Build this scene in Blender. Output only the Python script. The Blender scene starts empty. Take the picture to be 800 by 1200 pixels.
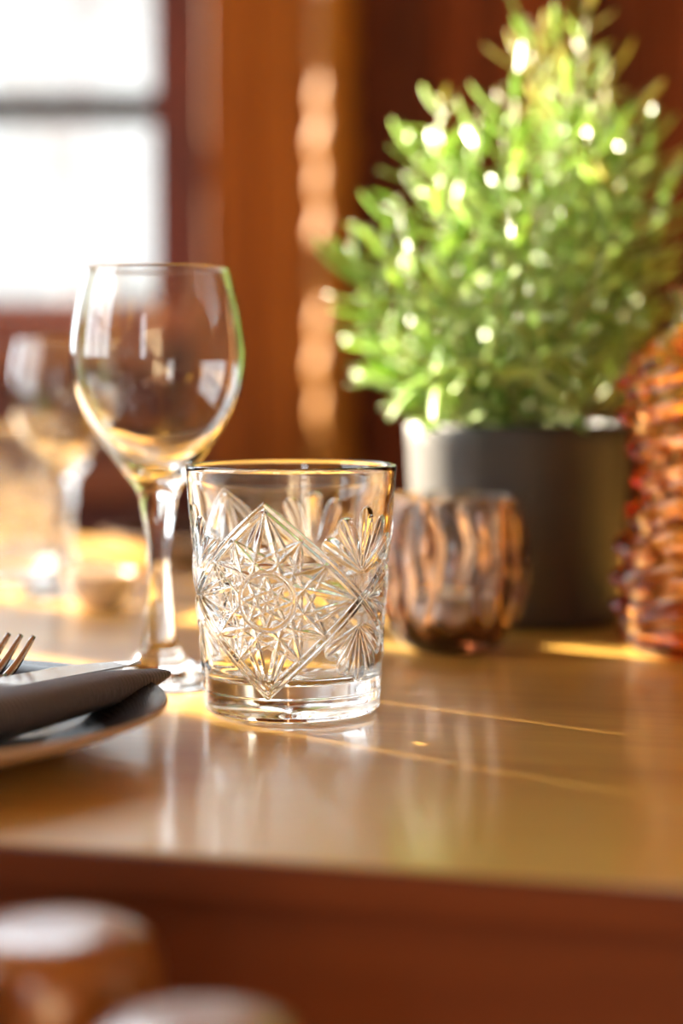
import bpy, bmesh, math, random
import numpy as np
from mathutils import Vector, Matrix

# ------------------------------------------------------------------ camera, light, exposure
sc = bpy.context.scene
col = sc.collection
TT = 0.75                                   # table-top height
CAM = Vector((0.0, 0.0, TT + 0.1315))
FPX, HZ = 2200.0, 436.0
PITCH = math.atan((600.0 - HZ) / FPX)

cd = bpy.data.cameras.new('camera')
cam = bpy.data.objects.new('camera', cd)
col.objects.link(cam)
cam.location = CAM
cam.rotation_euler = (math.pi / 2 - PITCH, 0, 0)
cd.sensor_fit = 'HORIZONTAL'
cd.sensor_width = 24.0
cd.lens = 24.0 * FPX / 800.0
cd.clip_start = 0.02
cd.dof.use_dof = True
cd.dof.focus_distance = 0.70
cd.dof.aperture_fstop = 3.0
cd.dof.aperture_blades = 0
sc.camera = cam

w = bpy.data.worlds.new('sky')
sc.world = w
w.use_nodes = True
bg = w.node_tree.nodes['Background']
bg.inputs[0].default_value = (0.86, 0.93, 1.0, 1)
bg.inputs[1].default_value = 5.4

SUN_AZ = math.radians(40)                   # behind the left-right axis
SUN_EL = math.radians(23)
to_sun = Vector((-math.cos(SUN_AZ) * math.cos(SUN_EL), math.sin(SUN_AZ) * math.cos(SUN_EL), math.sin(SUN_EL)))
sd = bpy.data.lights.new('sun', 'SUN')
sd.energy = 66.0
sd.angle = math.radians(0.9)
sd.cycles.is_caustics_light = True
sd.color = (1.0, 0.87, 0.68)
sun = bpy.data.objects.new('sun', sd)
col.objects.link(sun)
sun.rotation_euler = to_sun.to_track_quat('Z', 'Y').to_euler()
sun.location = (-3, 4, 4)


def portal(name, loc, rot, sx, sy):
    d = bpy.data.lights.new(name, 'AREA')
    d.shape = 'RECTANGLE'
    d.size, d.size_y = sx, sy
    d.cycles.is_portal = True
    o = bpy.data.objects.new(name, d)
    col.objects.link(o)
    o.location = loc
    o.rotation_euler = rot
    return o


YW = 2.2                                    # plane of the windows in the back wall
portal('daylight_portal', (-1.08, YW + 0.12, 1.55), (-math.pi / 2, 0, 0), 1.8, 1.25)
portal('daylight_portal', (-0.85, -2.64, 1.55), (math.pi / 2, 0, 0), 0.5, 1.3)

portal('daylight_portal', (-2.54, 0.45, 1.6), (0, -math.pi / 2, 0), 1.4, 2.1)
vs = sc.view_settings
vs.view_transform = 'Standard'
vs.look = 'None'
vs.gamma = 1.0
vs.use_curve_mapping = False
vs.exposure = 0.4
cy = sc.cycles
cy.max_bounces = 20
cy.transmission_bounces = 18
cy.glossy_bounces = 6
cy.diffuse_bounces = 4
cy.transparent_max_bounces = 16
cy.sample_clamp_indirect = 6.0
cy.blur_glossy = 0.6


def ray(px, py):
    a, b = (px - 400.0) / FPX, (600.0 - py) / FPX
    c, s = math.cos(PITCH), math.sin(PITCH)
    return Vector((a, c + b * s, -s + b * c))


def at_z(px, py, z=TT):                     # point of the place seen at a pixel, at height z
    r = ray(px, py)
    return CAM + r * ((z - CAM.z) / r.z)


def at_y(px, py, y):                        # the same at distance y into the room
    r = ray(px, py)
    return CAM + r * (y / r.y)


# ------------------------------------------------------------------ helpers
def tag(o, label=None, cat=None, group=None, kind=None):
    if label: o['label'] = label
    if cat: o['category'] = cat
    if group: o['group'] = group
    if kind: o['kind'] = kind
    return o


def link(name, me, mat=None, parent=None, loc=None):
    o = bpy.data.objects.new(name, me)
    col.objects.link(o)
    if mat is not None and me is not None and not me.materials:
        me.materials.append(mat)
    if parent is not None:
        o.parent = parent
    if loc is not None:
        o.location = loc
    return o


def empty(name, loc=(0, 0, 0), rz=0.0):
    o = bpy.data.objects.new(name, None)
    col.objects.link(o)
    o.location = loc
    o.rotation_euler = (0, 0, rz)
    o.empty_display_size = 0.05
    return o


def mesh(name, verts, faces, smooth=True):
    me = bpy.data.meshes.new(name)
    me.from_pydata([tuple(v) for v in verts], [], faces)
    if smooth:
        me.polygons.foreach_set('use_smooth', [True] * len(me.polygons))
    me.update()
    return me


def grid_mesh(name, V, wrap=True, smooth=True):
    """V: (rows, n, 3) array; rows joined by quads, closed round the n axis when wrap."""
    R, N, _ = V.shape
    i = np.arange(R - 1)[:, None]
    j = np.arange(N if wrap else N - 1)[None, :]
    jn = (j + 1) % N
    q = np.stack([i * N + j, i * N + jn, (i + 1) * N + jn, (i + 1) * N + j], -1).reshape(-1, 4)
    me = bpy.data.meshes.new(name)
    me.vertices.add(R * N)
    me.vertices.foreach_set('co', V.reshape(-1).astype(np.float32))
    nf = len(q)
    me.loops.add(nf * 4)
    me.loops.foreach_set('vertex_index', q.reshape(-1).astype(np.int32))
    me.polygons.add(nf)
    me.polygons.foreach_set('loop_start', np.arange(nf, dtype=np.int32) * 4)
    me.polygons.foreach_set('loop_total', np.full(nf, 4, dtype=np.int32))
    me.polygons.foreach_set('use_smooth', np.full(nf, smooth))
    me.update(calc_edges=True)
    me.validate()
    return me


def smooth_profile(pts, n=8):
    """Catmull-Rom through (r, z) points."""
    p = [np.array(q, float) for q in pts]
    out = []
    for k in range(len(p) - 1):
        p0, p1, p2, p3 = p[max(k - 1, 0)], p[k], p[k + 1], p[min(k + 2, len(p) - 1)]
        for t in np.linspace(0, 1, n, endpoint=False):
            out.append(0.5 * ((2 * p1) + (-p0 + p2) * t + (2 * p0 - 5 * p1 + 4 * p2 - p3) * t ** 2 + (-p0 + 3 * p1 - 3 * p2 + p3) * t ** 3))
    out.append(p[-1])
    return [(max(float(a[0]), 0.0), float(a[1])) for a in out]


def lathe(name, prof, n=96, fn=None, smooth=True):
    th = np.linspace(0, 2 * math.pi, n, endpoint=False)
    r = np.array([max(q[0], 1e-5) for q in prof])[:, None] * np.ones((1, n))
    z = np.array([q[1] for q in prof])[:, None] * np.ones((1, n))
    if fn is not None:
        r, z = fn(r, z, th[None, :])
    V = np.stack([r * np.cos(th)[None, :], r * np.sin(th)[None, :], z], -1)
    return grid_mesh(name, V, True, smooth)


def box_bm(bm, lo, hi, bevel=0.0, seg=2, M=None):
    lo, hi = Vector(lo), Vector(hi)
    r = bmesh.ops.create_cube(bm, size=1.0)
    S = Matrix.Diagonal((*(hi - lo), 1.0))
    T = Matrix.Translation((lo + hi) / 2)
    bmesh.ops.transform(bm, matrix=(M if M else Matrix()) @ T @ S, verts=r['verts'])
    if bevel:
        es = {e for v in r['verts'] for e in v.link_edges}
        bmesh.ops.bevel(bm, geom=list(es), offset=bevel, segments=seg, profile=0.6, affect='EDGES')


def box(name, lo, hi, mat, parent=None, bevel=0.0, seg=2, M=None, smooth=False):
    bm = bmesh.new()
    box_bm(bm, lo, hi, bevel, seg, M)
    me = bpy.data.meshes.new(name)
    bm.to_mesh(me)
    bm.free()
    if smooth:
        me.polygons.foreach_set('use_smooth', [True] * len(me.polygons))
    return link(name, me, mat, parent)


def tube(name, pts, rad, n=10, cap=True):
    pts = [Vector(p) for p in pts]
    verts, faces = [], []
    up = Vector((0.13, 0.21, 0.97))
    for k, p in enumerate(pts):
        d = (pts[min(k + 1, len(pts) - 1)] - pts[max(k - 1, 0)]).normalized()
        a = d.cross(up).normalized()
        b = a.cross(d).normalized()
        r = rad[k] if isinstance(rad, (list, tuple)) else rad
        for j in range(n):
            t = 2 * math.pi * j / n
            verts.append(p + a * (r * math.cos(t)) + b * (r * math.sin(t)))
    for k in range(len(pts) - 1):
        for j in range(n):
            faces.append((k * n + j, k * n + (j + 1) % n, (k + 1) * n + (j + 1) % n, (k + 1) * n + j))
    if cap:
        faces.append(tuple(range(n - 1, -1, -1)))
        faces.append(tuple((len(pts) - 1) * n + j for j in range(n)))
    return mesh(name, verts, faces)


# ------------------------------------------------------------------ materials
def new_mat(name):
    m = bpy.data.materials.new(name)
    m.use_nodes = True
    nt = m.node_tree
    b = nt.nodes['Principled BSDF']
    return m, nt, b


def N(nt, t, **kw):
    n = nt.nodes.new(t)
    for k, v in kw.items():
        setattr(n, k, v)
    return n


def ramp(nt, fac, stops):
    r = N(nt, 'ShaderNodeValToRGB')
    e = r.color_ramp.elements
    while len(e) < len(stops):
        e.new(0.5)
    for q, (p, c) in zip(e, stops):
        q.position = p
        q.color = (*c, 1) if len(c) == 3 else c
    nt.links.new(fac, r.inputs[0])
    return r


def coords(nt, scale=(1, 1, 1), rot=(0, 0, 0), src='Object'):
    tc = N(nt, 'ShaderNodeTexCoord')
    mp = N(nt, 'ShaderNodeMapping')
    mp.inputs['Scale'].default_value = scale
    mp.inputs['Rotation'].default_value = rot
    nt.links.new(tc.outputs[src], mp.inputs[0])
    return mp.outputs[0], tc


def noise(nt, vec, scale, detail=4, rough=0.55, dist=0.0):
    n = N(nt, 'ShaderNodeTexNoise')
    n.inputs['Scale'].default_value = scale
    n.inputs['Detail'].default_value = detail
    n.inputs['Roughness'].default_value = rough
    n.inputs['Distortion'].default_value = dist
    nt.links.new(vec, n.inputs['Vector'])
    return n


def bump(nt, b, h, strength, dist=0.001):
    bp = N(nt, 'ShaderNodeBump')
    bp.inputs['Strength'].default_value = strength
    bp.inputs['Distance'].default_value = dist
    nt.links.new(h, bp.inputs['Height'])
    nt.links.new(bp.outputs[0], b.inputs['Normal'])
    return bp


def wood(name, dark, mid, light, axis='z', rough=0.45, coat=0.0, coat_rough=0.1, bmp=0.25, knots=0.0, vary=0.0, spec=0.5):
    """grain runs along `axis` of the object's own space"""
    m, nt, b = new_mat(name)
    k = {'x': (0.12, 1, 1), 'y': (1, 0.12, 1), 'z': (1, 1, 0.12)}[axis]
    v, tc = coords(nt, k)
    oi = N(nt, 'ShaderNodeObjectInfo')
    off = N(nt, 'ShaderNodeVectorMath', operation='ADD')
    sca = N(nt, 'ShaderNodeVectorMath', operation='SCALE')
    cx = N(nt, 'ShaderNodeCombineXYZ')
    for i in range(3):
        nt.links.new(oi.outputs['Random'], cx.inputs[i])
    nt.links.new(cx.outputs[0], sca.inputs[0])
    sca.inputs['Scale'].default_value = 7.0
    nt.links.new(v, off.inputs[0])
    nt.links.new(sca.outputs[0], off.inputs[1])
    v = off.outputs[0]
    n1 = noise(nt, v, 9, 5, 0.6, 0.6)
    n2 = noise(nt, v, 90, 4, 0.6)
    mx = N(nt, 'ShaderNodeMath', operation='MULTIPLY_ADD')
    nt.links.new(n2.outputs[0], mx.inputs[0])
    mx.inputs[1].default_value = 0.35
    nt.links.new(n1.outputs[0], mx.inputs[2])
    r = ramp(nt, mx.outputs[0], [(0.42, dark), (0.66, mid), (0.9, light)])
    out = r.outputs[0]
    if knots:
        kn = noise(nt, coords(nt, {'x': (.5, 1, 1), 'y': (1, .5, 1), 'z': (1, 1, .5)}[axis])[0], 6.5, 1, 0.4)
        kr = ramp(nt, kn.outputs[0], [(0.62, (0, 0, 0)), (0.74, (1, 1, 1))])
        mm = N(nt, 'ShaderNodeMix', data_type='RGBA')
        ml = N(nt, 'ShaderNodeMath', operation='MULTIPLY')
        nt.links.new(kr.outputs[0], ml.inputs[0])
        ml.inputs[1].default_value = knots
        nt.links.new(ml.outputs[0], mm.inputs[0])
        nt.links.new(out, mm.inputs[6])
        mm.inputs[7].default_value = (*[c * 0.35 for c in dark], 1)
        out = mm.outputs[2]
    if vary:
        hs = N(nt, 'ShaderNodeHueSaturation')
        mr = N(nt, 'ShaderNodeMapRange')
        nt.links.new(oi.outputs['Random'], mr.inputs[0])
        mr.inputs[3].default_value = 1 - vary
        mr.inputs[4].default_value = 1 + vary
        nt.links.new(mr.outputs[0], hs.inputs['Value'])
        nt.links.new(out, hs.inputs['Color'])
        out = hs.outputs[0]
    nt.links.new(out, b.inputs['Base Color'])
    b.inputs['Roughness'].default_value = rough
    b.inputs['Specular IOR Level'].default_value = spec
    b.inputs['Coat Weight'].default_value = coat
    b.inputs['Coat Roughness'].default_value = coat_rough
    bump(nt, b, mx.outputs[0], bmp, 0.0012)
    return m


def glass(name, color=(1, 1, 1), ior=1.5, rough=0.0, density=None, dcol=(1, 1, 1)):
    m = bpy.data.materials.new(name)
    m.use_nodes = True
    nt = m.node_tree
    nt.nodes.clear()
    o = N(nt, 'ShaderNodeOutputMaterial')
    g = N(nt, 'ShaderNodeBsdfGlass')
    g.inputs['Color'].default_value = (*color, 1)
    g.inputs['Roughness'].default_value = rough
    g.inputs['IOR'].default_value = ior
    nt.links.new(g.outputs[0], o.inputs[0])
    if density:
        va = N(nt, 'ShaderNodeVolumeAbsorption')
        va.inputs['Color'].default_value = (*dcol, 1)
        va.inputs['Density'].default_value = density
        nt.links.new(va.outputs[0], o.inputs['Volume'])
    return m


def plain(name, c, rough=0.5, metal=0.0, nscale=60, nvar=0.12, bmp=0.1, spec=0.5, bdist=0.0005):
    m, nt, b = new_mat(name)
    v, _ = coords(nt)
    n = noise(nt, v, nscale, 4)
    r = ramp(nt, n.outputs[0], [(0.3, tuple(x * (1 - nvar) for x in c)), (0.7, tuple(min(1, x * (1 + nvar)) for x in c))])
    nt.links.new(r.outputs[0], b.inputs['Base Color'])
    b.inputs['Roughness'].default_value = rough
    b.inputs['Metallic'].default_value = metal
    b.inputs['Specular IOR Level'].default_value = spec
    if bmp:
        bump(nt, b, n.outputs[0], bmp, bdist)
    return m


M_wall = wood('wall_boards', (0.024, 0.006, 0.0016), (0.085, 0.018, 0.003), (0.18, 0.040, 0.006), 'z', 0.55, 0.0, 0.1, 0.3, 0.8, 0.35, 0.15)
M_panel = wood('honey_panel', (0.13, 0.040, 0.004), (0.25, 0.085, 0.007), (0.33, 0.125, 0.012), 'z', 0.5, 0.0, 0.1, 0.25, 0.3, 0.0, 0.2)
M_pillar = wood('pillar', (0.20, 0.075, 0.009), (0.32, 0.125, 0.014), (0.40, 0.17, 0.024), 'z', 0.65, 0.0, 0.15, 0.4, 0, 0, 0.1)
M_frame = wood('window_wood', (0.05, 0.010, 0.008), (0.10, 0.020, 0.014), (0.15, 0.035, 0.02), 'z', 0.5)
M_sill = wood('sill_wood', (0.10, 0.025, 0.008), (0.20, 0.055, 0.016), (0.28, 0.085, 0.025), 'x', 0.4)
M_bench = wood('bench_wood', (0.13, 0.03, 0.008), (0.24, 0.065, 0.016), (0.36, 0.12, 0.03), 'x', 0.4)
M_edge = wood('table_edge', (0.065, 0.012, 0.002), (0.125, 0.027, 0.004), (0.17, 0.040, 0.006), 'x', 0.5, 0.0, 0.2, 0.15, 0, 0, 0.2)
M_chair = wood('chair_wood', (0.17, 0.052, 0.008), (0.29, 0.095, 0.014), (0.37, 0.14, 0.022), 'z', 0.3, 0.9, 0.14, 0.15)
M_floor = wood('floor_boards', (0.10, 0.04, 0.015), (0.20, 0.09, 0.035), (0.28, 0.13, 0.055), 'x', 0.5)
M_ceil = wood('ceiling_boards', (0.20, 0.09, 0.03), (0.34, 0.16, 0.06), (0.42, 0.22, 0.09), 'x', 0.6)
M_plaster = plain('warm_plaster', (0.62, 0.50, 0.36), 0.9, 0, 8, 0.08, 0.2)


def table_mat():
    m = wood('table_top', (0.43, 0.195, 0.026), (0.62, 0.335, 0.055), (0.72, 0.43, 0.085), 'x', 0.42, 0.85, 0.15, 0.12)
    nt = m.node_tree
    b = nt.nodes['Principled BSDF']
    # worn, dented patch in the varnish
    base = b.inputs['Base Color'].links[0].from_socket
    tc = N(nt, 'ShaderNodeTexCoord')
    mp = N(nt, 'ShaderNodeMapping', vector_type='TEXTURE')
    mp.inputs['Location'].default_value = (0.115, 0.205, 0.0)
    mp.inputs['Scale'].default_value = (0.06, 0.018, 0.5)
    nt.links.new(tc.outputs['Object'], mp.inputs[0])
    ln = N(nt, 'ShaderNodeVectorMath', operation='LENGTH')
    nt.links.new(mp.outputs[0], ln.inputs[0])
    inv = N(nt, 'ShaderNodeMapRange')
    inv.inputs[1].default_value, inv.inputs[2].default_value = 0.4, 1.0
    inv.inputs[3].default_value, inv.inputs[4].default_value = 1.0, 0.0
    nt.links.new(ln.outputs['Value'], inv.inputs[0])
    sp = noise(nt, coords(nt, (0.35, 1, 1))[0], 330, 2, 0.5)
    sr = ramp(nt, sp.outputs[0], [(0.60, (0, 0, 0)), (0.66, (1, 1, 1))])
    mu = N(nt, 'ShaderNodeMath', operation='MULTIPLY')
    nt.links.new(inv.outputs[0], mu.inputs[0])
    nt.links.new(sr.outputs[0], mu.inputs[1])
    mx = N(nt, 'ShaderNodeMix', data_type='RGBA')
    nt.links.new(mu.outputs[0], mx.inputs[0])
    nt.links.new(base, mx.inputs[6])
    mx.inputs[7].default_value = (0.10, 0.075, 0.08, 1)
    nt.links.new(mx.outputs[2], b.inputs['Base Color'])
    # faint ripple in the varnish
    rn = noise(nt, coords(nt, (1, 1, 1))[0], 45, 3, 0.5)
    bp = N(nt, 'ShaderNodeBump')
    bp.inputs['Strength'].default_value = 0.06
    bp.inputs['Distance'].default_value = 0.002
    nt.links.new(rn.outputs[0], bp.inputs['Height'])
    nt.links.new(bp.outputs[0], b.inputs['Coat Normal'])
    return m


M_table = table_mat()
M_clear = glass('clear_glass', (0.985, 0.99, 0.985), 1.5)
M_smoke = glass('smoky_glass', (1, 1, 1), 1.5, 0.0, 135.0, (0.62, 0.42, 0.27))
M_amber = glass('amber_glass', (1, 1, 1), 1.5, 0.0, 140.0, (0.97, 0.60, 0.05))


def pane_mat():
    m = bpy.data.materials.new('window_glass')
    m.use_nodes = True
    nt = m.node_tree
    nt.nodes.clear()
    o = N(nt, 'ShaderNodeOutputMaterial')
    t = N(nt, 'ShaderNodeBsdfTransparent')
    t.inputs[0].default_value = (0.97, 0.98, 0.97, 1)
    g = N(nt, 'ShaderNodeBsdfGlossy')
    g.inputs['Roughness'].default_value = 0.02
    f = N(nt, 'ShaderNodeFresnel')
    f.inputs[0].default_value = 1.3
    mx = N(nt, 'ShaderNodeMixShader')
    nt.links.new(f.outputs[0], mx.inputs[0])
    nt.links.new(t.outputs[0], mx.inputs[1])
    nt.links.new(g.outputs[0], mx.inputs[2])
    nt.links.new(mx.outputs[0], o.inputs[0])
    return m


M_pane = pane_mat()
M_lead = plain('lead_bar', (0.03, 0.028, 0.028), 0.5, 0.6)
M_pot = plain('charcoal_pot', (0.020, 0.016, 0.014), 0.50, 0, 300, 0.15, 0.15, 0.5)
M_soil = plain('soil', (0.03, 0.018, 0.01), 0.95, 0, 120, 0.4, 0.8, 0.2, 0.004)
M_steel = plain('steel', (0.62, 0.60, 0.58), 0.16, 1.0, 200, 0.03, 0.02)
M_dglaze = plain('dark_glaze', (0.014, 0.010, 0.009), 0.13, 0, 250, 0.2, 0.12, 0.10)
M_cream = plain('cream_stoneware', (0.70, 0.56, 0.42), 0.30, 0, 200, 0.08, 0.05)
M_wax = plain('white_wax', (0.75, 0.72, 0.68), 0.5, 0, 60, 0.03, 0.0)
M_tin = plain('tin', (0.7, 0.7, 0.7), 0.3, 1.0)
M_house = plain('pale_render', (0.235, 0.222, 0.205), 0.9, 0, 1.5, 0.10, 0.0)
M_house2 = plain('grey_render', (0.30, 0.30, 0.30), 0.9, 0, 1.2, 0.15, 0.0)
M_roof = plain('slate', (0.20, 0.20, 0.21), 0.8, 0, 2, 0.15, 0.0)
M_snow = plain('snow', (0.40, 0.41, 0.43), 0.9, 0, 2, 0.05, 0.0)
M_bark = plain('bark', (0.16, 0.14, 0.13), 0.9, 0, 20, 0.2, 0.2)


def leaf_mat(name, c1, c2):
    m, nt, b = new_mat(name)
    v, tc = coords(nt, (1, 1, 1), src='Generated')
    oi = N(nt, 'ShaderNodeObjectInfo')
    ge = N(nt, 'ShaderNodeNewGeometry')
    n = noise(nt, ge.outputs['Position'], 55, 2)
    ad = N(nt, 'ShaderNodeMath', operation='MULTIPLY_ADD')
    nt.links.new(oi.outputs['Random'], ad.inputs[0])
    ad.inputs[1].default_value = 0.35
    nt.links.new(n.outputs[0], ad.inputs[2])
    r = ramp(nt, ad.outputs[0], [(0.4, c1), (0.9, c2)])
    nt.links.new(r.outputs[0], b.inputs['Base Color'])
    b.inputs['Roughness'].default_value = 0.33
    b.inputs['Specular IOR Level'].default_value = 0.8
    tr = N(nt, 'ShaderNodeBsdfTranslucent')
    nt.links.new(r.outputs[0], tr.inputs[0])
    mx = N(nt, 'ShaderNodeMixShader')
    mx.inputs[0].default_value = 0.42
    out = nt.nodes['Material Output']
    nt.links.new(b.outputs[0], mx.inputs[1])
    nt.links.new(tr.outputs[0], mx.inputs[2])
    nt.links.new(mx.outputs[0], out.inputs[0])
    return m


M_leaf = leaf_mat('rosemary_leaf', (0.20, 0.36, 0.06), (0.56, 0.72, 0.24))
M_leaf_dry = leaf_mat('young_tip_leaf', (0.30, 0.28, 0.06), (0.46, 0.43, 0.13))
M_stem = plain('green_stem', (0.30, 0.34, 0.13), 0.6, 0, 200, 0.2, 0.1)


def cloth_mat():
    m, nt, b = new_mat('ribbed_grey_cloth')
    b.inputs['Base Color'].default_value = (0.062, 0.057, 0.056, 1)
    b.inputs['Roughness'].default_value = 0.75
    b.inputs['Sheen Weight'].default_value = 0.35
    b.inputs['Sheen Roughness'].default_value = 0.4
    v, tc = coords(nt)
    wv = N(nt, 'ShaderNodeTexWave', bands_direction='X')
    wv.inputs['Scale'].default_value = 142.8
    wv.inputs['Distortion'].default_value = 0.3
    nt.links.new(v, wv.inputs['Vector'])
    wv2 = N(nt, 'ShaderNodeTexWave', bands_direction='Y')
    wv2.inputs['Scale'].default_value = 700.0
    nt.links.new(v, wv2.inputs['Vector'])
    ad = N(nt, 'ShaderNodeMath', operation='MULTIPLY_ADD')
    nt.links.new(wv2.outputs['Fac'], ad.inputs[0])
    ad.inputs[1].default_value = 0.25
    nt.links.new(wv.outputs['Fac'], ad.inputs[2])
    r = ramp(nt, ad.outputs[0], [(0.1, (0.055, 0.053, 0.056)), (1.0, (0.23, 0.225, 0.235))])
    nt.links.new(r.outputs[0], b.inputs['Base Color'])
    bump(nt, b, ad.outputs[0], 1.0, 0.0009)
    return m


M_cloth = cloth_mat()

# ------------------------------------------------------------------ the room
RX0, RX1, RY0, RZ1 = -2.4, 2.2, -2.5, 2.5


def struct(o):
    o['kind'] = 'structure'
    return o


fl = struct(empty('floor', (0, 0, 0)))
nfl = 24
for i in range(nfl):
    y0 = RY0 - 0.15 + i * (YW + 0.25 - RY0 + 0.15) / nfl
    box('plank', (RX0 - 0.15, y0 + 0.001, -0.04), (RX1 + 0.15, y0 + (YW + 0.4 - RY0) / nfl - 0.001, 0.0), M_floor, fl)
struct(box('ceiling', (RX0 - 0.15, RY0 - 0.15, RZ1), (RX1 + 0.15, YW + 0.25, RZ1 + 0.08), M_ceil))
struct(box('wall_right', (RX1, RY0, 0), (RX1 + 0.12, YW + 0.2, RZ1), M_plaster))


def wall_with_holes(name, axis, pos, thick, a0, a1, holes, mat, z1=RZ1):
    """a wall in the plane axis=pos, spans a0..a1 along the other axis, holes=(b0,b1,z0,z1)"""
    bm = bmesh.new()

    def put(u0, u1, z0, z1):
        if u1 - u0 < 1e-4 or z1 - z0 < 1e-4: return
        if axis == 'y': box_bm(bm, (u0, pos, z0), (u1, pos + thick, z1))
        else: box_bm(bm, (pos, u0, z0), (pos + thick, u1, z1))
    cur = a0
    for (b0, b1, h0, h1) in sorted(holes):
        put(cur, b0, 0, z1)
        put(b0, b1, 0, h0)
        put(b0, b1, h1, z1)
        cur = b1
    put(cur, a1, 0, z1)
    me = bpy.data.meshes.new(name)
    bm.to_mesh(me)
    bm.free()
    return struct(link(name, me, mat))


WZ0, WZ1 = 0.955, 2.15
HOLES_B = [(-1.933, -1.74, WZ0, WZ1), (-1.65, -0.208, WZ0, WZ1)]
wall_with_holes('wall_back', 'y', YW, 0.10, RX0, RX1 + 0.12, HOLES_B, M_frame)
wall_with_holes('wall_front', 'y', RY0 - 0.12, 0.12, RX0 - 0.12, RX1 + 0.12, [(-1.1, -0.6, 0.9, 2.2)], M_plaster)
wall_with_holes('wall_left', 'x', RX0 - 0.12, 0.12, RY0, YW + 0.1, [(-0.6, 1.5, 0.9, 2.3)], M_plaster)


def window(idx, axis, pos, a0, a1, z0, z1, bars_z, bars_a, fw=0.03, mat=M_frame, bw=0.009, sill=True):
    mid = (a0 + a1) / 2
    root = struct(empty('window_%d' % idx, (mid, pos, z0) if axis == 'y' else (pos, mid, z0)))
    if axis == 'x': root.rotation_euler[2] = math.pi / 2
    hw, H = (a1 - a0) / 2, z1 - z0

    def b(n, lo, hi, m, bev=0.0):
        return box(n, lo, hi, m, root, bev)
    b('frame', (-hw, -0.03, 0), (-hw + fw, 0.03, H), mat)
    b('frame', (hw - fw, -0.03, 0), (hw, 0.03, H), mat)
    b('frame', (-hw + fw, -0.03, 0), (hw - fw, 0.03, fw), mat)
    b('frame', (-hw + fw, -0.03, H - fw), (hw - fw, 0.03, H), mat)
    for z, t in bars_z:
        b('glazing_bar', (-hw + fw, -0.015, z - z0 - t), (hw - fw, 0.015, z - z0 + t), M_lead if t < 0.02 else mat)
    for a, t in bars_a:
        b('glazing_bar', (a - mid - t, -0.012, fw), (a - mid + t, 0.012, H - fw), M_lead if t < 0.02 else mat)
    zs = [fw] + sorted(z - z0 for z, t in bars_z) + [H - fw]
    xs = [-hw + fw] + sorted(a - mid for a, t in bars_a) + [hw - fw]
    for i in range(len(zs) - 1):
        for j in range(len(xs) - 1):
            me = mesh('pane', [(xs[j], 0.003, zs[i]), (xs[j + 1], 0.003, zs[i]), (xs[j + 1], 0.003, zs[i + 1]), (xs[j], 0.003, zs[i + 1])], [(0, 1, 2, 3)], False)
            link('pane', me, M_pane, root)
    return root


BAR1 = at_y(96, 121, YW).z
window(1, 'y', YW + 0.05, -1.65, -0.208, WZ0, WZ1, [(BAR1, 0.017), (1.43, 0.035), (1.78, 0.006)], [(-1.29, 0.012), (-0.72, 0.012)], 0.012)
window(2, 'y', YW + 0.05, -1.933, -1.74, WZ0, WZ1, [], [], 0.006)
window(3, 'y', RY0 - 0.06, -1.1, -0.6, 0.9, 2.2, [(1.5, 0.012)], [], 0.03)
window(4, 'x', RX0 - 0.06, -0.6, 1.5, 0.9, 2.3, [(1.5, 0.012)], [(0.1, 0.03), (0.8, 0.03)], 0.05)

# sill under the window in view
struct(box('trim_1', (-1.9, YW - 0.06, WZ0 - 0.035), (-0.15, YW + 0.0, WZ0 - 0.002), M_sill, None, 0.006))

# wall boards to the right of the window: one pale honey panel set back, then darker boards on the nearer face
PX = lambda px, y: (px - 400.0) / FPX * y
boards = struct(empty('wall_panelling', (0, YW, 0)))


def board(x0, x1, yf, mat, t=0.022):
    return box('board', (x0 + 0.0012, yf - YW, 0.02), (x1 - 0.0012, yf - YW + t, RZ1 - 0.01), mat, boards, 0.003, 2)


board(PX(240, 2.12), PX(300, 2.12), 2.12, M_panel, 0.03)
board(PX(300, 2.12), PX(368, 2.12), 2.125, M_panel, 0.03)
xs = [0.012, 0.098, 0.165, 0.255, 0.33, 0.43, 0.53, 0.62, 0.73, 0.84, 0.95, 1.07, 1.19, 1.31, 1.44, 1.57, 1.7, 1.83, 1.96, 2.08, 2.19]
for i in range(len(xs) - 1):
    board(xs[i], xs[i + 1], 1.97 + (0.006 if i % 2 else 0.0), M_wall, 0.03)
# return of the nearer face, and the turned half pillar on its corner
box('corner_board', (-0.012, 1.985 - YW, 0.02), (0.012, YW - YW - 0.002, RZ1 - 0.01), M_wall, boards)
rng = random.Random(5)
zz = np.linspace(0.0, RZ1 - 0.01, 420)
rr = 0.021 + 0.0022 * np.sin(zz * 2 * math.pi / 0.046) + 0.0016 * np.sin(zz * 2 * math.pi / 0.11 + 1.0)
pil = lathe('trim_2', list(zip(rr.tolist(), zz.tolist())), 40)
struct(link('trim_2', pil, M_pillar, None, (PX(392, 1.95), 1.952, 0.0)))

# ------------------------------------------------------------------ outside the window
g = box('ground', (-40, 2.6, -0.6), (40, 60, -0.4), M_snow)
tag(g, kind='structure')


def house(loc, sx, sy, h, rh, mat, label, wins):
    root = empty('house', loc)
    tag(root, label, 'building')
    box('wall', (-sx, 0, 0), (sx, sy, h), mat, root)
    v = [(-sx - .4, -.4, h), (sx + .4, -.4, h), (sx + .4, sy + .4, h), (-sx - .4, sy + .4, h), (-sx - .4, sy / 2, h + rh), (sx + .4, sy / 2, h + rh)]
    link('roof', mesh('roof', v, [(0, 1, 5, 4), (2, 3, 4, 5), (1, 2, 5), (3, 0, 4), (3, 2, 1, 0)], False), M_roof, root)
    for (wx, wz) in wins:
        f = box('window', (wx - .55, -0.05, wz - .7), (wx + .55, 0.0, wz + .7), M_snow, root)
        box('pane', (wx - .45, -0.07, wz - .6), (wx + .45, -0.051, wz + .6), M_house2, f)


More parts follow.
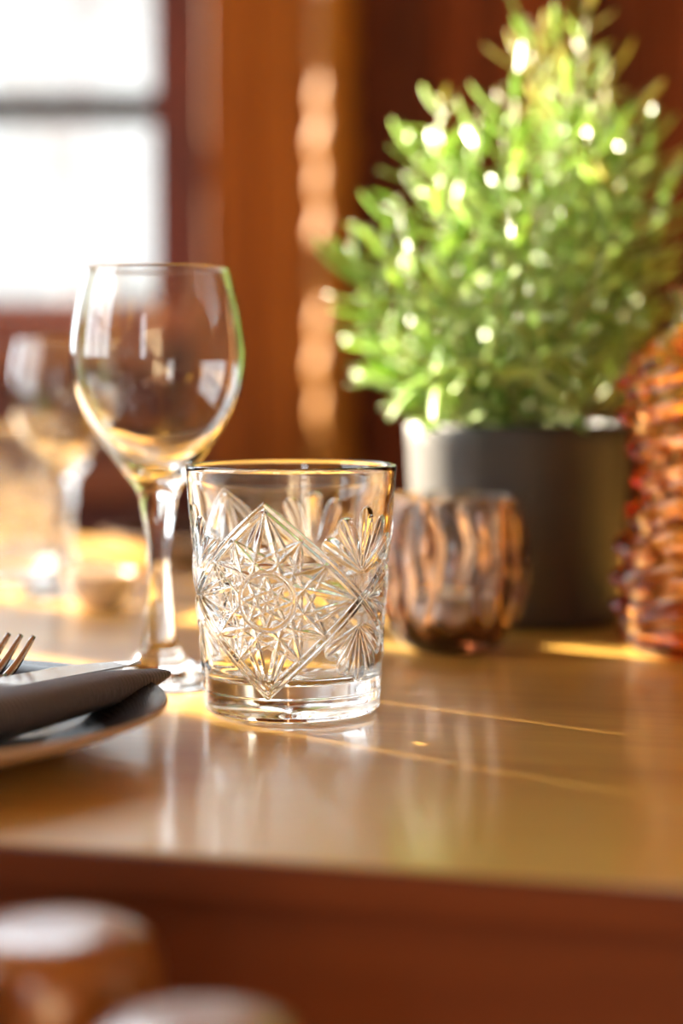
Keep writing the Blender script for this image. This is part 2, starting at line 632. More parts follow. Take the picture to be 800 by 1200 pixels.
house((-4.6, 14.0, -0.4), 3.15, 6, 4.6, 2.4, M_house, 'pale rendered house seen out of focus through the window', [(-1.2, 1.7), (1.4, 3.4)])
tr = empty('bare_tree', (-0.93, 7.0, -0.4))
tag(tr, 'bare grey tree trunk outside the window', 'tree')
link('trunk', tube('trunk', [(0, 0, 0), (0.01, 0, 1.2), (-0.06, 0, 1.9), (-0.02, 0, 2.6), (0.05, 0, 4.5)], [0.08, 0.065, 0.055, 0.05, 0.03]), M_bark, tr)
link('branch', tube('branch', [(-0.05, 0, 1.75), (-0.2, 0.1, 2.2), (-0.36, 0.2, 2.9), (-0.5, 0.2, 3.8)], [0.035, 0.03, 0.024, 0.012]), M_bark, tr)
link('branch', tube('branch', [(-0.03, 0, 2.5), (0.15, 0.1, 2.9), (0.3, 0.2, 3.6)], [0.03, 0.024, 0.012]), M_bark, tr)

# ------------------------------------------------------------------ table
E0 = at_z(0, 990)
E1 = at_z(800, 1045)
ang = math.atan2(E1.y - E0.y, E1.x - E0.x)
EC = at_z(400, 1017)
tb = empty('table', (EC.x, EC.y, 0), ang)
tag(tb, 'long varnished golden wooden dining table in front of the window', 'table')
TW = 0.90
top = box('table_top', (-0.95, 0.004, TT - 0.012), (0.72, TW - 0.004, TT), M_table, tb, 0.0008, 2)
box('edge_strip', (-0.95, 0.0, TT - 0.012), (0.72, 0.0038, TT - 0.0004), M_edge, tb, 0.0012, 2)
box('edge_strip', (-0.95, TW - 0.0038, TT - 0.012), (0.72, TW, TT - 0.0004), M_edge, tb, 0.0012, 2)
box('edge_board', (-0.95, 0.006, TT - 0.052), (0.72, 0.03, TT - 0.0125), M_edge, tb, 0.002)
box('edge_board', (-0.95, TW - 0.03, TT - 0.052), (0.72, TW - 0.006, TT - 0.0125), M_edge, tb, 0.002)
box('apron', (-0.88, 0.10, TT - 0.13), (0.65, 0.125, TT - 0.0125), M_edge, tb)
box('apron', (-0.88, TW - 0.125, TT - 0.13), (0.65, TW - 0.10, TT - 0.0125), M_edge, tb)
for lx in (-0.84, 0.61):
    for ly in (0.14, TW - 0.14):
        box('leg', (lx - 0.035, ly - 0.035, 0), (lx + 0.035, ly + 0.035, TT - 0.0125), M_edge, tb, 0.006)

# ------------------------------------------------------------------ bench behind the table
bn = empty('bench', (-0.95, 1.75, 0))
tag(bn, 'reddish wooden bench with slatted back below the window', 'bench')
x0, x1 = -0.95, 0.77
box('seat', (x0, -0.20, 0.42), (x1, 0.16, 0.455), M_bench, bn, 0.006)
zt = at_y(0, 400, 1.85).z
zb = at_y(0, 440, 1.85).z
box('back_rail', (x0, 0.10, zb), (x1, 0.13, zt), M_bench, bn, 0.004)
box('back_rail', (x0, 0.10, at_y(0, 585, 1.85).z), (x1, 0.13, at_y(0, 540, 1.85).z), M_bench, bn, 0.004)
box('back_rail', (x0, 0.10, 0.60), (x1, 0.13, 0.70), M_bench, bn, 0.004)
box('back_panel', (x0, 0.14, 0.455), (x1, 0.155, zt - 0.004), M_frame, bn)
for px_ in (x0 + 0.03, -0.1, x1 - 0.03):
    box('leg', (px_ - 0.03, -0.18, 0), (px_ + 0.03, -0.12, 0.42), M_bench, bn)
    box('leg', (px_ - 0.03, 0.10, 0), (px_ + 0.03, 0.155, 0.42), M_bench, bn)

# ------------------------------------------------------------------ cut-glass tumbler
TH = 0.0955


def tumbler_mesh(name, nth, nzp, rot):
    th = np.linspace(0, 2 * math.pi, nth, endpoint=False)
    zp = np.linspace(0.0030, TH - 0.0022, nzp)
    R_of = lambda z: 0.0340 + (0.0408 - 0.0340) * (z / TH)
    Z = zp[:, None] * np.ones((1, nth))
    T = th[None, :] * np.ones((nzp, 1))
    H = np.zeros_like(Z)
    A, B, ZC = 0.0392, 0.0350, 0.0462
    # position inside the nearest of the three diamonds
    s = (T - rot + math.pi / 3) % (2 * math.pi / 3) - math.pi / 3
    U = s / (math.pi / 3) * A
    Vv = Z - ZC
    nrm = math.hypot(1 / A, 1 / B)
    dD = (1 - np.abs(U) / A - np.abs(Vv) / B) / nrm        # >0 inside
    rad = np.hypot(U, Vv)
    # star of chords between twelve tips
    tips = []
    for k in range(12):
        f = k * math.pi / 6
        rt = min(0.0352, 0.975 / (abs(math.cos(f)) / A + abs(math.sin(f)) / B))
        tips.append((rt * math.cos(f), rt * math.sin(f)))
    def seg_dist(p, q):
        px, py = p; qx, qy = q
        dx, dy = qx - px, qy - py
        t = np.clip(((U - px) * dx + (Vv - py) * dy) / (dx * dx + dy * dy), 0, 1)
        return np.hypot(U - px - t * dx, Vv - py - t * dy)
    dm = np.full_like(Z, 1.0)
    for k in range(12):
        dm = np.minimum(dm, seg_dist(tips[k], tips[(k + 5) % 12]))
        dm = np.minimum(dm, 0.0005 + seg_dist(tips[k], tips[(k + 4) % 12]))
    star = np.minimum(-0.00130 + 0.95 * dm, 0.0)
    # short cuts from the tips to the border
    # inner rosette
    r0 = 0.0108
    dm2 = np.full_like(Z, 1.0)
    for k in range(8):
        f, g_ = k * math.pi / 4, (k + 3) * math.pi / 4
        dm2 = np.minimum(dm2, seg_dist((0.0094 * math.cos(f), 0.0094 * math.sin(f)), (0.0094 * math.cos(g_), 0.0094 * math.sin(g_))))
        f += math.pi / 8
        dm2 = np.minimum(dm2, 0.0002 + seg_dist((0.0, 0.0), (0.0066 * math.cos(f), 0.0066 * math.sin(f))))
    ros = np.minimum(-0.00075 + 0.9 * dm2, 0.0)
    band = 0.00045 * np.clip(1 - ((rad - r0) / 0.0011) ** 2, 0, 1) - 0.0008
    inside = np.where(rad < r0 - 0.0011, ros, np.where(rad < r0 + 0.0011, band, star))
    # border rib between two grooves
    border = 0.0003 * np.exp(-(dD / 0.0007) ** 2)
    gro = np.minimum(-0.0009 + 0.9 * np.abs(np.abs(dD) - 0.0012), 0)
    H = np.where(dD > 0.0, inside, 0.0)
    H = np.where(np.abs(dD) < 0.0022, np.minimum(H, gro), H) + border
    # fans in the gaps between the diamonds, above and below their meeting points
    s2 = (T - rot) % (2 * math.pi / 3) - math.pi / 3
    U2 = s2 / (math.pi / 3) * A
    fan = np.zeros_like(Z)
    for sgn, zc, LL in ((1, ZC + 0.0100, 0.0245), (-1, ZC - 0.0100, 0.0215)):
        for a_ in (-56, -28, 0, 28, 56):
            ca, sa = math.cos(math.radians(a_)), math.sin(math.radians(a_))
            L = LL * (1.0 - 0.05 * abs(a_) / 26)
            vv = sgn * (Z - zc)
            al = vv * ca + U2 * sa
            ac = -vv * sa + U2 * ca
            t = al / L
            wd = 0.0040 * np.sqrt(np.clip(t, 0, 1)) * np.where(t > 0.8, np.sqrt(np.clip(1 - ((t - 0.8) / 0.2) ** 2, 0, 1)), 1) + 1e-6
            q = np.abs(ac) / wd
            pet = np.where((t > 0.02) & (t < 1) & (q < 1), -0.0012 * (1 - q ** 2) + 0.0007 * np.clip(1 - q / 0.4, 0, 1), 0)
            fan = np.minimum(fan, pet)
            lip = np.where((t > 0.1) & (t < 1.05), 0.00025 * np.exp(-((np.abs(ac) - wd) / 0.0005) ** 2), 0)
            fan = np.where(fan < -1e-5, fan, np.maximum(fan, lip))
    H = np.where(dD < -0.0016, fan, H)
    # keep base band and rim band plain
    lo = np.clip((Z - 0.0095) / 0.0012, 0, 1)
    hi = np.clip((0.0835 - Z) / 0.0012, 0, 1)
    H = H * lo * hi
    # slight foot: base band stands a hair proud
    R = R_of(Z) + H + 0.0002 * np.clip((0.0098 - Z) / 0.0008, 0, 1)
    outer = np.stack([R * np.cos(T), R * np.sin(T), Z], -1)

    def ringv(r, z):
        r = np.broadcast_to(np.asarray(r, float), (nth,))
        z = np.broadcast_to(np.asarray(z, float), (nth,))
        return np.stack([r * np.cos(th), r * np.sin(th), z], -1)[None]
    rows = []
    ray_ = 0.5 + 0.5 * np.cos(th * 28)
    for r in np.linspace(0.0, 0.029, 22):              # rayed underside
        amt = max(min(r / 0.004, (0.029 - r) / 0.006, 1), 0)
        rows.append(ringv(max(r, 1e-5), 0.0006 + 0.0011 * amt * ray_ * 1.0))
    rows += [ringv(0.0300, 0.0001), ringv(0.0312, 0.0), ringv(0.0326, 0.0003), ringv(0.0337, 0.0010), ringv(0.0342, 0.0018)]
    rows.append(outer)
    rt = R_of(TH)
    for a_ in np.linspace(0, math.pi, 9)[1:-1]:        # rounded lip
        rows.append(ringv(rt - 0.00115 + 0.00115 * math.cos(a_), TH - 0.0012 + 0.0012 * math.sin(a_)))
    for z in np.linspace(TH - 0.002, 0.020, 24):
        rows.append(ringv(R_of(z) - 0.0023 - 0.0010 * min(1, max(0, (0.088 - z) / 0.012)), z))
    ri = R_of(0.02) - 0.0033
    for a_ in np.linspace(0, math.pi / 2, 8)[1:]:
        rows.append(ringv(ri - 0.0065 + 0.0065 * math.cos(a_), 0.020 - 0.0065 * math.sin(a_)))
    for r in np.linspace(ri - 0.0085, 0.0, 8):
        rows.append(ringv(max(r, 1e-5), 0.0135 - 0.0012 * (1 - (r / ri) ** 2) * 0.6))
    return grid_mesh(name, np.concatenate(rows, 0), True, True)


TPOS = at_z(341.5, 832)
tum = tumbler_mesh('tumbler', 1000, 330, math.radians(-90 - 13))
top.cycles.is_caustics_receiver = True
tum_o = link('tumbler', tum, M_clear, None, (TPOS.x, TPOS.y, TT + 0.0006))
tag(tum_o, 'clear cut-glass tumbler with a star pattern in sharp focus at the front', 'glass', 'cut-glass tumblers')

tum2 = link('tumbler', tumbler_mesh('tumbler_far', 300, 110, 0.4), M_clear, None)
p = at_y(12, 690, 1.20)
tum2.location = (p.x, p.y, TT + 0.0006)
tag(tum2, 'blurred glass tumbler at the far left end of the table', 'glass', 'cut-glass tumblers')

# ------------------------------------------------------------------ wine glasses
foot_p = [(0.0, 0.0012), (0.020, 0.0008), (0.0325, 0.0), (0.0338, 0.0008), (0.0330, 0.0018), (0.024, 0.0038), (0.014, 0.0075), (0.0090, 0.0130), (0.0069, 0.020)]
stem_p = [(0.0069, 0.020), (0.0055, 0.030), (0.0047, 0.040), (0.0046, 0.050), (0.0053, 0.060), (0.0068, 0.070), (0.0082, 0.078)]
bowl_out = [(0.0082, 0.078), (0.0110, 0.0835), (0.0165, 0.0905), (0.0260, 0.1040), (0.0338, 0.1190), (0.0367, 0.1330), (0.0362, 0.1460), (0.0338, 0.1610), (0.0304, 0.1745)]
bowl_in = [(0.0293, 0.1745), (0.0327, 0.1610), (0.0351, 0.1460), (0.0356, 0.1330), (0.0326, 0.1195), (0.0246, 0.1052), (0.0140, 0.0935), (0.0065, 0.0893), (0.0, 0.0882)]


def wine_glass(label, loc, s=1.0, rz=0.0):
    root = empty('wine_glass', loc, rz)
    root.scale = (s, s, s)
    tag(root, label, 'glass', 'wine glasses')
    full = smooth_profile(foot_p[:3], 6)[:-1] + smooth_profile(foot_p[2:], 7)
    link('foot', lathe('foot', full, 96), M_clear, root)

    def facet(r, z, th):
        k = np.clip((z - 0.022) / 0.008, 0, 1) * np.clip((0.076 - z) / 0.008, 0, 1)
        return r * (1 + 0.05 * k * np.cos(th * 6)), z
    link('stem', lathe('stem', smooth_profile(stem_p, 8), 96, facet), M_clear, root)
    lip = [(0.0304 - 0.00055 + 0.00055 * math.cos(a), 0.1745 + 0.00055 * math.sin(a)) for a in np.linspace(0, math.pi, 7)]
    link('bowl', lathe('bowl', smooth_profile(bowl_out, 10)[:-1] + lip + smooth_profile(bowl_in, 10)[1:], 128), M_clear, root)
    return root


WP = at_z(187, 797)
wine_glass('clear wine glass standing just behind the cut-glass tumbler', (WP.x, WP.y, TT + 0.0003))
p = at_y(78, 690, 1.10)
wine_glass('small out-of-focus wine glass at the far left of the table', (p.x, p.y, TT + 0.0003), 0.86)

for o_ in bpy.data.objects:
    if o_.type == 'MESH' and o_.data.materials and o_.data.materials[0] is M_clear:
        o_.cycles.is_caustics_caster = True

# ------------------------------------------------------------------ smoky votive with wavy ribs
VP = at_z(528, 762)
vot = empty('votive_holder', (VP.x, VP.y, TT + 0.0004))
tag(vot, 'round smoky brown glass candle holder with wavy ribs beside the plant pot', 'candle holder')
vo = smooth_profile([(0.0, 0.0), (0.016, 0.0), (0.0205, 0.0012), (0.0262, 0.0065), (0.0322, 0.017), (0.0355, 0.031), (0.0358, 0.044), (0.0336, 0.058), (0.0305, 0.0715)], 9)
vi = smooth_profile([(0.0275, 0.0715), (0.0292, 0.060), (0.0305, 0.046), (0.0300, 0.032), (0.0265, 0.019), (0.0200, 0.0115), (0.012, 0.0095), (0.0, 0.009)], 8)


def ribs(r, z, th):
    k = np.clip((z - 0.008) / 0.01, 0, 1) * np.clip((0.0745 - z) / 0.008, 0, 1)
    ph = 15 * th + 0.9 * np.sin(z * 95 + 1.5 * np.sin(2 * th)) + 0.35 * np.sin(z * 210 + 4 * th)
    outer = (r > 0.030) | (z < 0.03)
    prof = np.array([1.0] * len(vo) + [0.0] * 7 + [0.12] * len(vi))[:, None]
    return r * (1 + prof * k * 0.046 * np.sin(ph)), z


lipv = [(0.02925 + 0.00175 * math.cos(a), 0.0715 + 0.0016 * math.sin(a)) for a in np.linspace(0, math.pi, 9)[1:-1]]
link('bowl', lathe('bowl', vo + lipv + vi, 240, ribs), M_smoke, vot)
te = empty('tealight', (VP.x, VP.y, TT + 0.0120))
tag(te, 'small white tealight inside the smoky candle holder', 'candle')
link('cup', lathe('cup', [(0.0, 0.0), (0.0165, 0.0), (0.0168, 0.001), (0.0170, 0.015), (0.0166, 0.015), (0.0164, 0.012), (0.0, 0.012)], 48), M_tin, te)
link('wax', lathe('wax', [(0.0163, 0.0095), (0.0163, 0.0122), (0.010, 0.0128), (0.0, 0.0126)], 40), M_wax, te)
link('wick', tube('wick', [(0, 0, 0.0126), (0.0004, 0, 0.016), (0.0014, 0, 0.0195)], 0.0006, 6), M_lead, te)

# ------------------------------------------------------------------ amber glass vase at the right
AP = at_z(824, 763)
va = empty('amber_vase', (AP.x, AP.y, TT + 0.0004))
tag(va, 'tall amber glass vase with bulging ridged relief at the right edge', 'vase')
ao = [(0.0, 0.0), (0.030, 0.0), (0.036, 0.002), (0.0395, 0.010), (0.0400, 0.030), (0.0385, 0.050), (0.0340, 0.066), (0.0312, 0.078), (0.0330, 0.092), (0.0370, 0.108), (0.0385, 0.122), (0.0350, 0.136), (0.0250, 0.146), (0.0175, 0.153), (0.0165, 0.162), (0.0190, 0.170)]
aou = smooth_profile(ao, 12)
ain = smooth_profile([(0.0160, 0.170), (0.0135, 0.162), (0.0145, 0.153), (0.0215, 0.144), (0.031, 0.133), (0.0340, 0.121), (0.0325, 0.108), (0.0288, 0.092), (0.0270, 0.078), (0.0298, 0.066), (0.0342, 0.050), (0.0355, 0.030), (0.035, 0.012), (0.030, 0.0065), (0.0, 0.006)], 8)


def amber_relief(r, z, th):
    k = np.clip((z - 0.004) / 0.01, 0, 1) * np.clip((0.150 - z) / 0.02, 0, 1)
    prof = np.array([1.0] * len(aou) + [0.15] * len(ain))[:, None]
    a = np.sin(z * 2 * math.pi / 0.0150 + 1.1 * np.sin(4 * th))
    b = np.sin(9 * th + 1.2 * np.sin(z * 120))
    return r * (1 + prof * k * (0.065 * a + 0.050 * b * (0.5 + 0.5 * a))), z


link('body', lathe('body', aou + ain, 200, amber_relief), M_amber, va)

# ------------------------------------------------------------------ potted rosemary
POTY = 0.995
PB = at_z(606, 745)
PC = Vector((PX(607, POTY), POTY, TT + 0.0004))
pp = empty('potted_rosemary', PC)
tag(pp, 'bushy green rosemary plant in a dark charcoal pot', 'potted plant')
PH = at_y(607, 497, POTY - 0.03).z - PC.z
prt, prb = 0.0590, 0.0545
link('pot', lathe('pot', [(0.0, 0.0), (prb - 0.003, 0.0), (prb - 0.0008, 0.0008), (prb, 0.003)] + [(prb + (prt - prb) * t, 0.003 + (PH - 0.005) * t) for t in np.linspace(0.05, 1, 12)] +
     [(prt - 0.0006, PH - 0.0006), (prt - 0.002, PH), (prt - 0.0036, PH - 0.0008), (prt - 0.004, PH - 0.004), (prt - 0.005, PH - 0.016)], 128), M_pot, pp)
link('soil', lathe('soil', [(0.055, PH - 0.016)] + [(0.055 * (1 - t), PH - 0.016 + 0.006 * t) for t in np.linspace(0.1, 1, 8)], 48,
     lambda r, z, th: (r, z + 0.0015 * np.sin(7 * th + r * 300))), M_soil, pp)

rng = random.Random(11)
nrng = np.random.default_rng(3)


def leaf_mesh(name, L, W, curl):
    v, f = [], []
    nseg = 6
    for k in range(nseg + 1):
        t = k / nseg
        wd = W * 0.5 * (0.35 + 0.65 * math.sin(math.pi * min(1, t * 0.82 + 0.12)) ** 0.7) if k < nseg else W * 0.12
        z = curl * t * t * L
        x = L * t
        v += [(x, -wd, z), (x, 0, z + wd * 0.30), (x, wd, z), (x, 0, z - wd * 0.18)]
    for k in range(nseg):
        a, b = k * 4, k * 4 + 4
        for j in range(4):
            f.append((a + j, a + (j + 1) % 4, b + (j + 1) % 4, b + j))
    f.append((nseg * 4, nseg * 4 + 1, nseg * 4 + 2, nseg * 4 + 3))
    f.append((3, 2, 1, 0))
    return mesh(name, v, f)


leaf_v = [leaf_mesh('leaf', L, W, c) for L, W, c in ((0.022, 0.0046, 0.10), (0.027, 0.0052, 0.18), (0.032, 0.0056, -0.12), (0.025, 0.0050, -0.2), (0.035, 0.0056, 0.22))]
for m_ in leaf_v: m_.materials.append(M_leaf)
leaf_d = [m_.copy() for m_ in leaf_v]
for m_ in leaf_d:
    m_.materials.clear()
    m_.materials.append(M_leaf_dry)

tip_px = [(514, 112, -.02), (488, 175, .02), (466, 230, -.01), (432, 265, -.02), (420, 330, .0), (424, 395, .02), (450, 290, -.05), (545, 175, .04), (562, 130, .0), (590, 150, -.05),
          (604, 95, -.02), (618, 20, .01), (640, 60, .03), (668, 90, -.04), (688, 5, .02), (655, 40, .0), (715, 70, .03), (735, 150, -.01), (765, 165, .01), (775, 255, .0),
          (765, 310, .03), (752, 390, .02), (730, 260, -.05), (690, 240, -.055), (640, 200, -.06), (600, 235, -.065), (560, 250, -.06), (510, 240, -.055), (480, 320, -.06), (530, 340, -.075),
          (580, 330, -.08), (630, 320, -.08), (690, 340, -.075), (470, 410, -.05), (735, 430, -.04), (440, 430, .0), (560, 420, -.085), (625, 415, -.085), (676, 430, -.07), (500, 440, -.075),
          (640, 150, .06), (690, 200, .06), (530, 290, .05), (595, 290, .0), (650, 280, .0), (700, 150, -.02), (748, 120, .02), (782, 195, .0), (712, 115, .04), (505, 150, -.03), (778, 350, .0), (412, 300, -.01)]
cands = []
for (tx, ty, dz) in tip_px:
    tip = at_y(tx, ty, POTY + dz) - PC
    a = math.atan2(tip.y, tip.x)
    rb = rng.uniform(0.008, 0.044) * (1 if tip.z > 0.16 else 1.0)
    base = Vector((rb * math.cos(a + rng.uniform(-.5, .5)), rb * math.sin(a + rng.uniform(-.5, .5)), PH - 0.012))
    mid = base.lerp(tip, 0.5) + Vector((tip.x * 0.10, tip.y * 0.10, 0.012)) + Vector((rng.uniform(-.006, .006), rng.uniform(-.006, .006), 0))
    pts = []
    for k in range(9):
        t = k / 8
        pts.append(base * (1 - t) ** 2 + mid * (2 * t * (1 - t)) + tip * t ** 2)
    link('stem', tube('stem', pts, [0.0017 - 0.0009 * k / 8 for k in range(9)], 6), M_stem, pp)
    Ls = (tip - base).length
    nl = int(Ls / 0.0064)
    for k in range(nl):
        t = 0.16 + 0.84 * k / nl
        pos = base * (1 - t) ** 2 + mid * (2 * t * (1 - t)) + tip * t ** 2
        d = ((mid - base) * (1 - t) + (tip - mid) * t).normalized()
        az = k * 2.4 + rng.uniform(-.4, .4)
        e1 = d.cross(Vector((0.3, 0.9, 0.2))).normalized()
        e2 = d.cross(e1)
        side = e1 * math.cos(az) + e2 * math.sin(az)
        el = rng.uniform(0.15, 0.75) + 0.5 * max(0, t - 0.8) / 0.2 * 0.7
        x = (side * math.cos(el) + d * math.sin(el)).normalized()
        zax = (d - x * d.dot(x)).normalized()
        yax = zax.cross(x)
        sc_ = rng.uniform(0.75, 1.1) * (1.0 if t < 0.9 else 0.85)
        Mx = Matrix(((x.x, yax.x, zax.x, pos.x), (x.y, yax.y, zax.y, pos.y), (x.z, yax.z, zax.z, pos.z), (0, 0, 0, 1))) @ Matrix.Scale(sc_, 4)
        wp = pos + PC
        dry = (pos.z > 0.258 and rng.random() < 0.6) or (pos.x > 0.045 and rng.random() < 0.22)
        vis = -pos.y * 6 + abs(pos.x) * 2.5 + pos.z * 1.5 + rng.uniform(-.1, .1)
        cands.append((vis, rng.randrange(5), dry, Mx))
cands.sort(key=lambda c: -c[0])
for (vis, k, dry, Mx) in cands[:300]:
    o = bpy.data.objects.new('leaf', (leaf_d if dry else leaf_v)[k])
    col.objects.link(o)
    o.parent = pp
    o.matrix_local = Mx
for dry in (False, True):
    rest = [c for c in cands[300:] if c[2] == dry]
    if not rest: continue
    V, F, off = [], [], 0
    for (vis, k, dr, Mx) in rest:
        src = leaf_v[k]
        co = np.empty(len(src.vertices) * 3)
        src.vertices.foreach_get('co', co)
        co = co.reshape(-1, 3)
        A = np.array(Mx)
        V.append(co @ A[:3, :3].T + A[:3, 3])
        F += [tuple(i + off for i in p_.vertices) for p_ in src.polygons]
        off += len(co)
    o = link('foliage', mesh('foliage', np.concatenate(V).tolist(), F), M_leaf_dry if dry else M_leaf, pp)
    o['kind'] = 'stuff'

# ------------------------------------------------------------------ plate, napkin, cutlery at the left
PLC = Vector((-0.165, 0.642, TT + 0.0004))


def plate(label, loc, s=1.0):
    root = empty('plate', loc)
    root.scale = (s, s, s)
    tag(root, label, 'plate', 'stoneware plates')
    under = smooth_profile([(0.0, 0.003), (0.055, 0.003), (0.058, 0.0), (0.062, 0.0005), (0.074, 0.005), (0.090, 0.0105), (0.1035, 0.0165)], 7)
    lip = [(0.1035 + 0.0012 * math.sin(a), 0.0180 - 0.0015 * math.cos(a)) for a in np.linspace(0.2, 2.6, 7)]
    upper = smooth_profile([(0.1025, 0.0188), (0.096, 0.0172), (0.082, 0.0115), (0.070, 0.0080), (0.055, 0.0070), (0.0, 0.0068)], 7)
    link('underside', lathe('underside', under + lip, 144), M_cream, root)
    link('well', lathe('well', [lip[-1]] + upper, 144), M_dglaze, root)
    return root


plate('dark glazed stoneware plate with cream rim under the napkin at the left', PLC).scale = (1, 1, 0.9)
p = at_y(292, 650, 1.34)
plate('blurred plate at the far side of the table behind the glasses', (p.x, p.y, TT + 0.0004), 1.0)

# napkin: a folded cloth, thick rolled front edge, pointed right-hand end
tipP = at_y(196, 785, 0.702)
midP = at_y(0, 836, 0.636)
axis = (midP - tipP)
axis.z = 0
dirx = axis.normalized()                    # from the tip towards the left
rotn = math.atan2(dirx.y, dirx.x)
nap = empty('napkin', (tipP.x, tipP.y, TT), rotn)
tag(nap, 'ribbed dark grey cloth napkin folded on the plate', 'napkin')
LN = 0.215


def roll(name, y_c, hw, hh, zc0, zc1, t_pow, L0=0.0, L1=LN):
    rows, n = 900, 28
    V = np.zeros((rows, n, 3))
    for i in range(rows):
        t = i / (rows - 1)
        x = L0 + (L1 - L0) * t
        g = min(1, t * 6.0) ** t_pow * (min(1, (1 - t) * 10) ** 0.5)
        g = max(g, 0.02)
        g2 = g * (0.55 + 0.45 * min(1, t * 2.2))
        rb_ = 0.00032 * math.sin(2 * math.pi * x / 0.0022)
        zc = zc0 + (zc1 - zc0) * min(1, t * 1.9)
        for j in range(n):
            a = 2 * math.pi * j / n
            ca, sa = math.cos(a), math.sin(a)
            ex = 0.75
            V[i, j] = (x, y_c * min(1, 0.25 + t * 2.2) + (hw * g2 + rb_) * math.copysign(abs(ca) ** ex, ca), zc + (hh * g2 + rb_) * math.copysign(abs(sa) ** 0.9, sa))
    return grid_mesh(name, V, True, True)


# local +x runs left along the napkin; local +y is towards the camera's side
zt_ = tipP.z - TT
fr = link('front_roll', roll('front_roll', 0.004, 0.0130, 0.0082, zt_ - 0.001, midP.z - TT, 0.45), M_cloth, nap)
bk = link('back_fold', roll('back_fold', -0.022, 0.020, 0.0036, zt_ - 0.002, 0.0195, 0.5, 0.024, LN), M_cloth, nap)


# knife on the napkin
def knife():
    tip = at_y(147, 776, 0.712)
    hil = at_y(-20, 806, 0.655)
    d = (tip - hil)
    L = d.length
    x = d.normalized()
    y = Vector((0, 0, 1)).cross(x).normalized()
    z = x.cross(y)
    root = empty('table_knife')
    root.matrix_world = Matrix(((x.x, y.x, z.x, hil.x), (x.y, y.y, z.y, hil.y), (x.z, y.z, z.z, hil.z), (0, 0, 0, 1)))
    tag(root, 'shiny steel table knife resting on the dark napkin', 'knife')
    v, f = [], []
    n = 16
    for k in range(n + 1):
        t = k / n
        xx = -0.045 + (L + 0.045) * t
        top_ = 0.0085
        lo = -0.0085
        if t > 0.72:
            q = (t - 0.72) / 0.28
            top_ = 0.0085 * (1 - q ** 2.2) - 0.0085 * q ** 2.2 + 0.001
        th = 0.0011
        v += [(xx, lo, 0.0003), (xx, top_, th), (xx, top_, -th), (xx, lo, -0.0003)]
    for k in range(n):
        for j in range(4):
            f.append((k * 4 + j, k * 4 + (j + 1) % 4, k * 4 + 4 + (j + 1) % 4, k * 4 + 4 + j))
    f += [(3, 2, 1, 0), (n * 4, n * 4 + 1, n * 4 + 2, n * 4 + 3)]
    bl = mesh('blade', v, f, False)
    bo = link('blade', bl, M_steel, root)
    bo.rotation_euler = (math.radians(-2), 0, 0)
    hd = []
    for k in range(12):
        t = k / 11
        hd.append(((-0.045 - 0.095 * t), 0.0, 0.0))
    h = link('handle', tube('handle', hd, [0.0040 + 0.0022 * math.sin(math.pi * min(1, .15 + k / 11 * 0.8)) for k in range(12)], 16), M_steel, root)
    return root


knife()


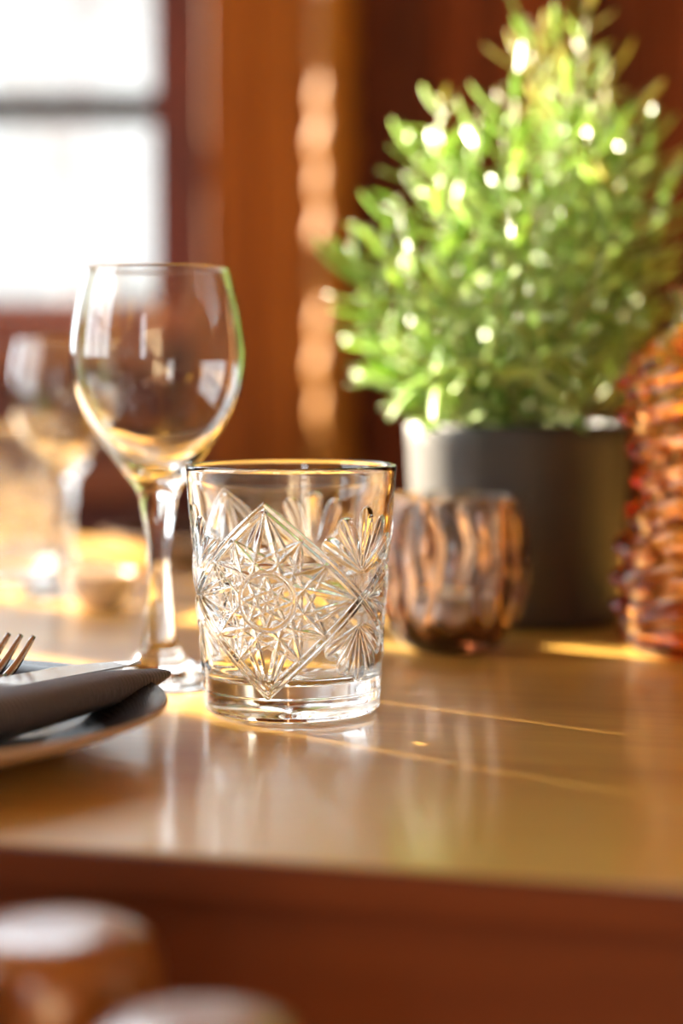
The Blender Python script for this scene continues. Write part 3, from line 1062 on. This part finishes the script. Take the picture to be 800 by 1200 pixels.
# fork, tines curving up
def fork():
    root = empty('fork')
    # local frame: origin at the tine root, x along to the tips, z up
    org = at_y(-22, 795, 0.702)
    x = Vector((0.55, 0.835, 0))
    x.z = 0
    x.normalize()
    y = Vector((0, 0, 1)).cross(x)
    root.matrix_world = Matrix(((x.x, y.x, 0, org.x), (x.y, y.y, 0, org.y), (0, 0, 1, org.z), (0, 0, 0, 1)))
    tag(root, 'steel fork with upturned tines lying on the napkin', 'fork')
    for i, yy in enumerate((-0.0096, -0.0032, 0.0032, 0.0096)):
        pts, rad = [], []
        for k in range(14):
            t = k / 13
            a = -0.15 + 0.95 * t
            pts.append((0.030 * t * 0.62, yy, -0.0005 + 0.0150 * t ** 1.35))
            rad.append(0.0021 * (1 - 0.55 * t))
        link('tine', tube('tine', pts, rad, 10), M_steel, root)
    # neck / shoulders
    v, f = [], []
    n = 14
    for k in range(n + 1):
        t = k / n
        xx = 0.002 - 0.046 * t
        hw = 0.0113 * (1 - t) ** 0.55 * 1.0 + 0.0030 if t > 0.02 else 0.0113
        hw = min(hw, 0.0113)
        z0 = 0.0002 - 0.005 * math.sin(math.pi * min(1, t * 1.0)) * 0.9 + 0.002 * t
        for j in range(7):
            s = -1 + j / 3
            v.append((xx, hw * s, z0 + 0.0018 * s * s + 0.0009))
        for j in range(7):
            s = 1 - j / 3
            v.append((xx, hw * s, z0 + 0.0018 * s * s - 0.0009))
    for k in range(n):
        for j in range(14):
            f.append((k * 14 + j, k * 14 + (j + 1) % 14, k * 14 + 14 + (j + 1) % 14, k * 14 + 14 + j))
    f += [tuple(range(13, -1, -1)), tuple(n * 14 + j for j in range(14))]
    link('shoulder', mesh('shoulder', v, f), M_steel, root)
    hp = [(-0.042 - 0.10 * k / 9, 0, 0.002 + 0.004 * math.sin(math.pi * k / 9)) for k in range(10)]
    link('handle', tube('handle', hp, [0.0030 + 0.0024 * (k / 9) for k in range(10)], 12), M_steel, root)


fork()

# ------------------------------------------------------------------ small dish far left
p = at_y(104, 689, 1.045)
ds = empty('dish', (p.x + 0.006, p.y, TT + 0.0004))
tag(ds, 'small cream ceramic dish in sunlight at the far left', 'dish')
link('bowl', lathe('bowl', smooth_profile([(0.0, 0.0), (0.011, 0.0), (0.015, 0.004), (0.0185, 0.012), (0.0195, 0.019)], 7) + [(0.0188, 0.0197)] + smooth_profile([(0.018, 0.019), (0.0168, 0.012), (0.0125, 0.0055), (0.0, 0.004)], 6), 64), M_cream, ds)

# ------------------------------------------------------------------ chair in front of the table
K1 = Vector((PX(62, 0.447), 0.447, 0))
ch = empty('chair', (-0.16, 0.42, 0), 0.0)
tag(ch, 'glossy brown wooden chair with rounded back posts in front of the table', 'chair')


def post(px, pyc, y, r, half=0.012):
    top_ = at_y(px, pyc, y)
    zt = top_.z
    prof = smooth_profile([(0.0, 0.455), (r * 0.55, 0.455), (r * 0.60, 0.52), (r * 0.50, 0.60), (r * 0.52, zt - 0.075), (r * 0.60, zt - 0.045), (r * 0.93, zt - 0.030), (r * 1.0, zt - 0.017), (r * 0.94, zt - 0.006), (r * 0.70, zt - 0.0008), (0.0, zt)], 8)
    o = link('back_post', lathe('back_post', prof, 64), M_chair, ch)
    o.location = (top_.x + 0.16, top_.y - 0.42, 0)
    return o


post(62, 1083, 0.452, 0.0262)
post(232, 1196, 0.405, 0.0258)
post(-122, 1150, 0.415, 0.0242)
post(-470, 1110, 0.425, 0.0250)
post(-800, 1110, 0.425, 0.0250)
box('seat', (-0.24, -0.05, 0.42), (0.17, 0.36, 0.455), M_chair, ch, 0.012, 3, None, True)
for lx, ly in ((-0.21, -0.02), (0.14, -0.02), (-0.21, 0.33), (0.14, 0.33)):
    o = link('leg', lathe('leg', smooth_profile([(0.0, 0.0), (0.013, 0.0), (0.017, 0.1), (0.021, 0.25), (0.019, 0.42), (0.0, 0.42)], 6), 32), M_chair, ch)
    o.location = (lx, ly, 0)
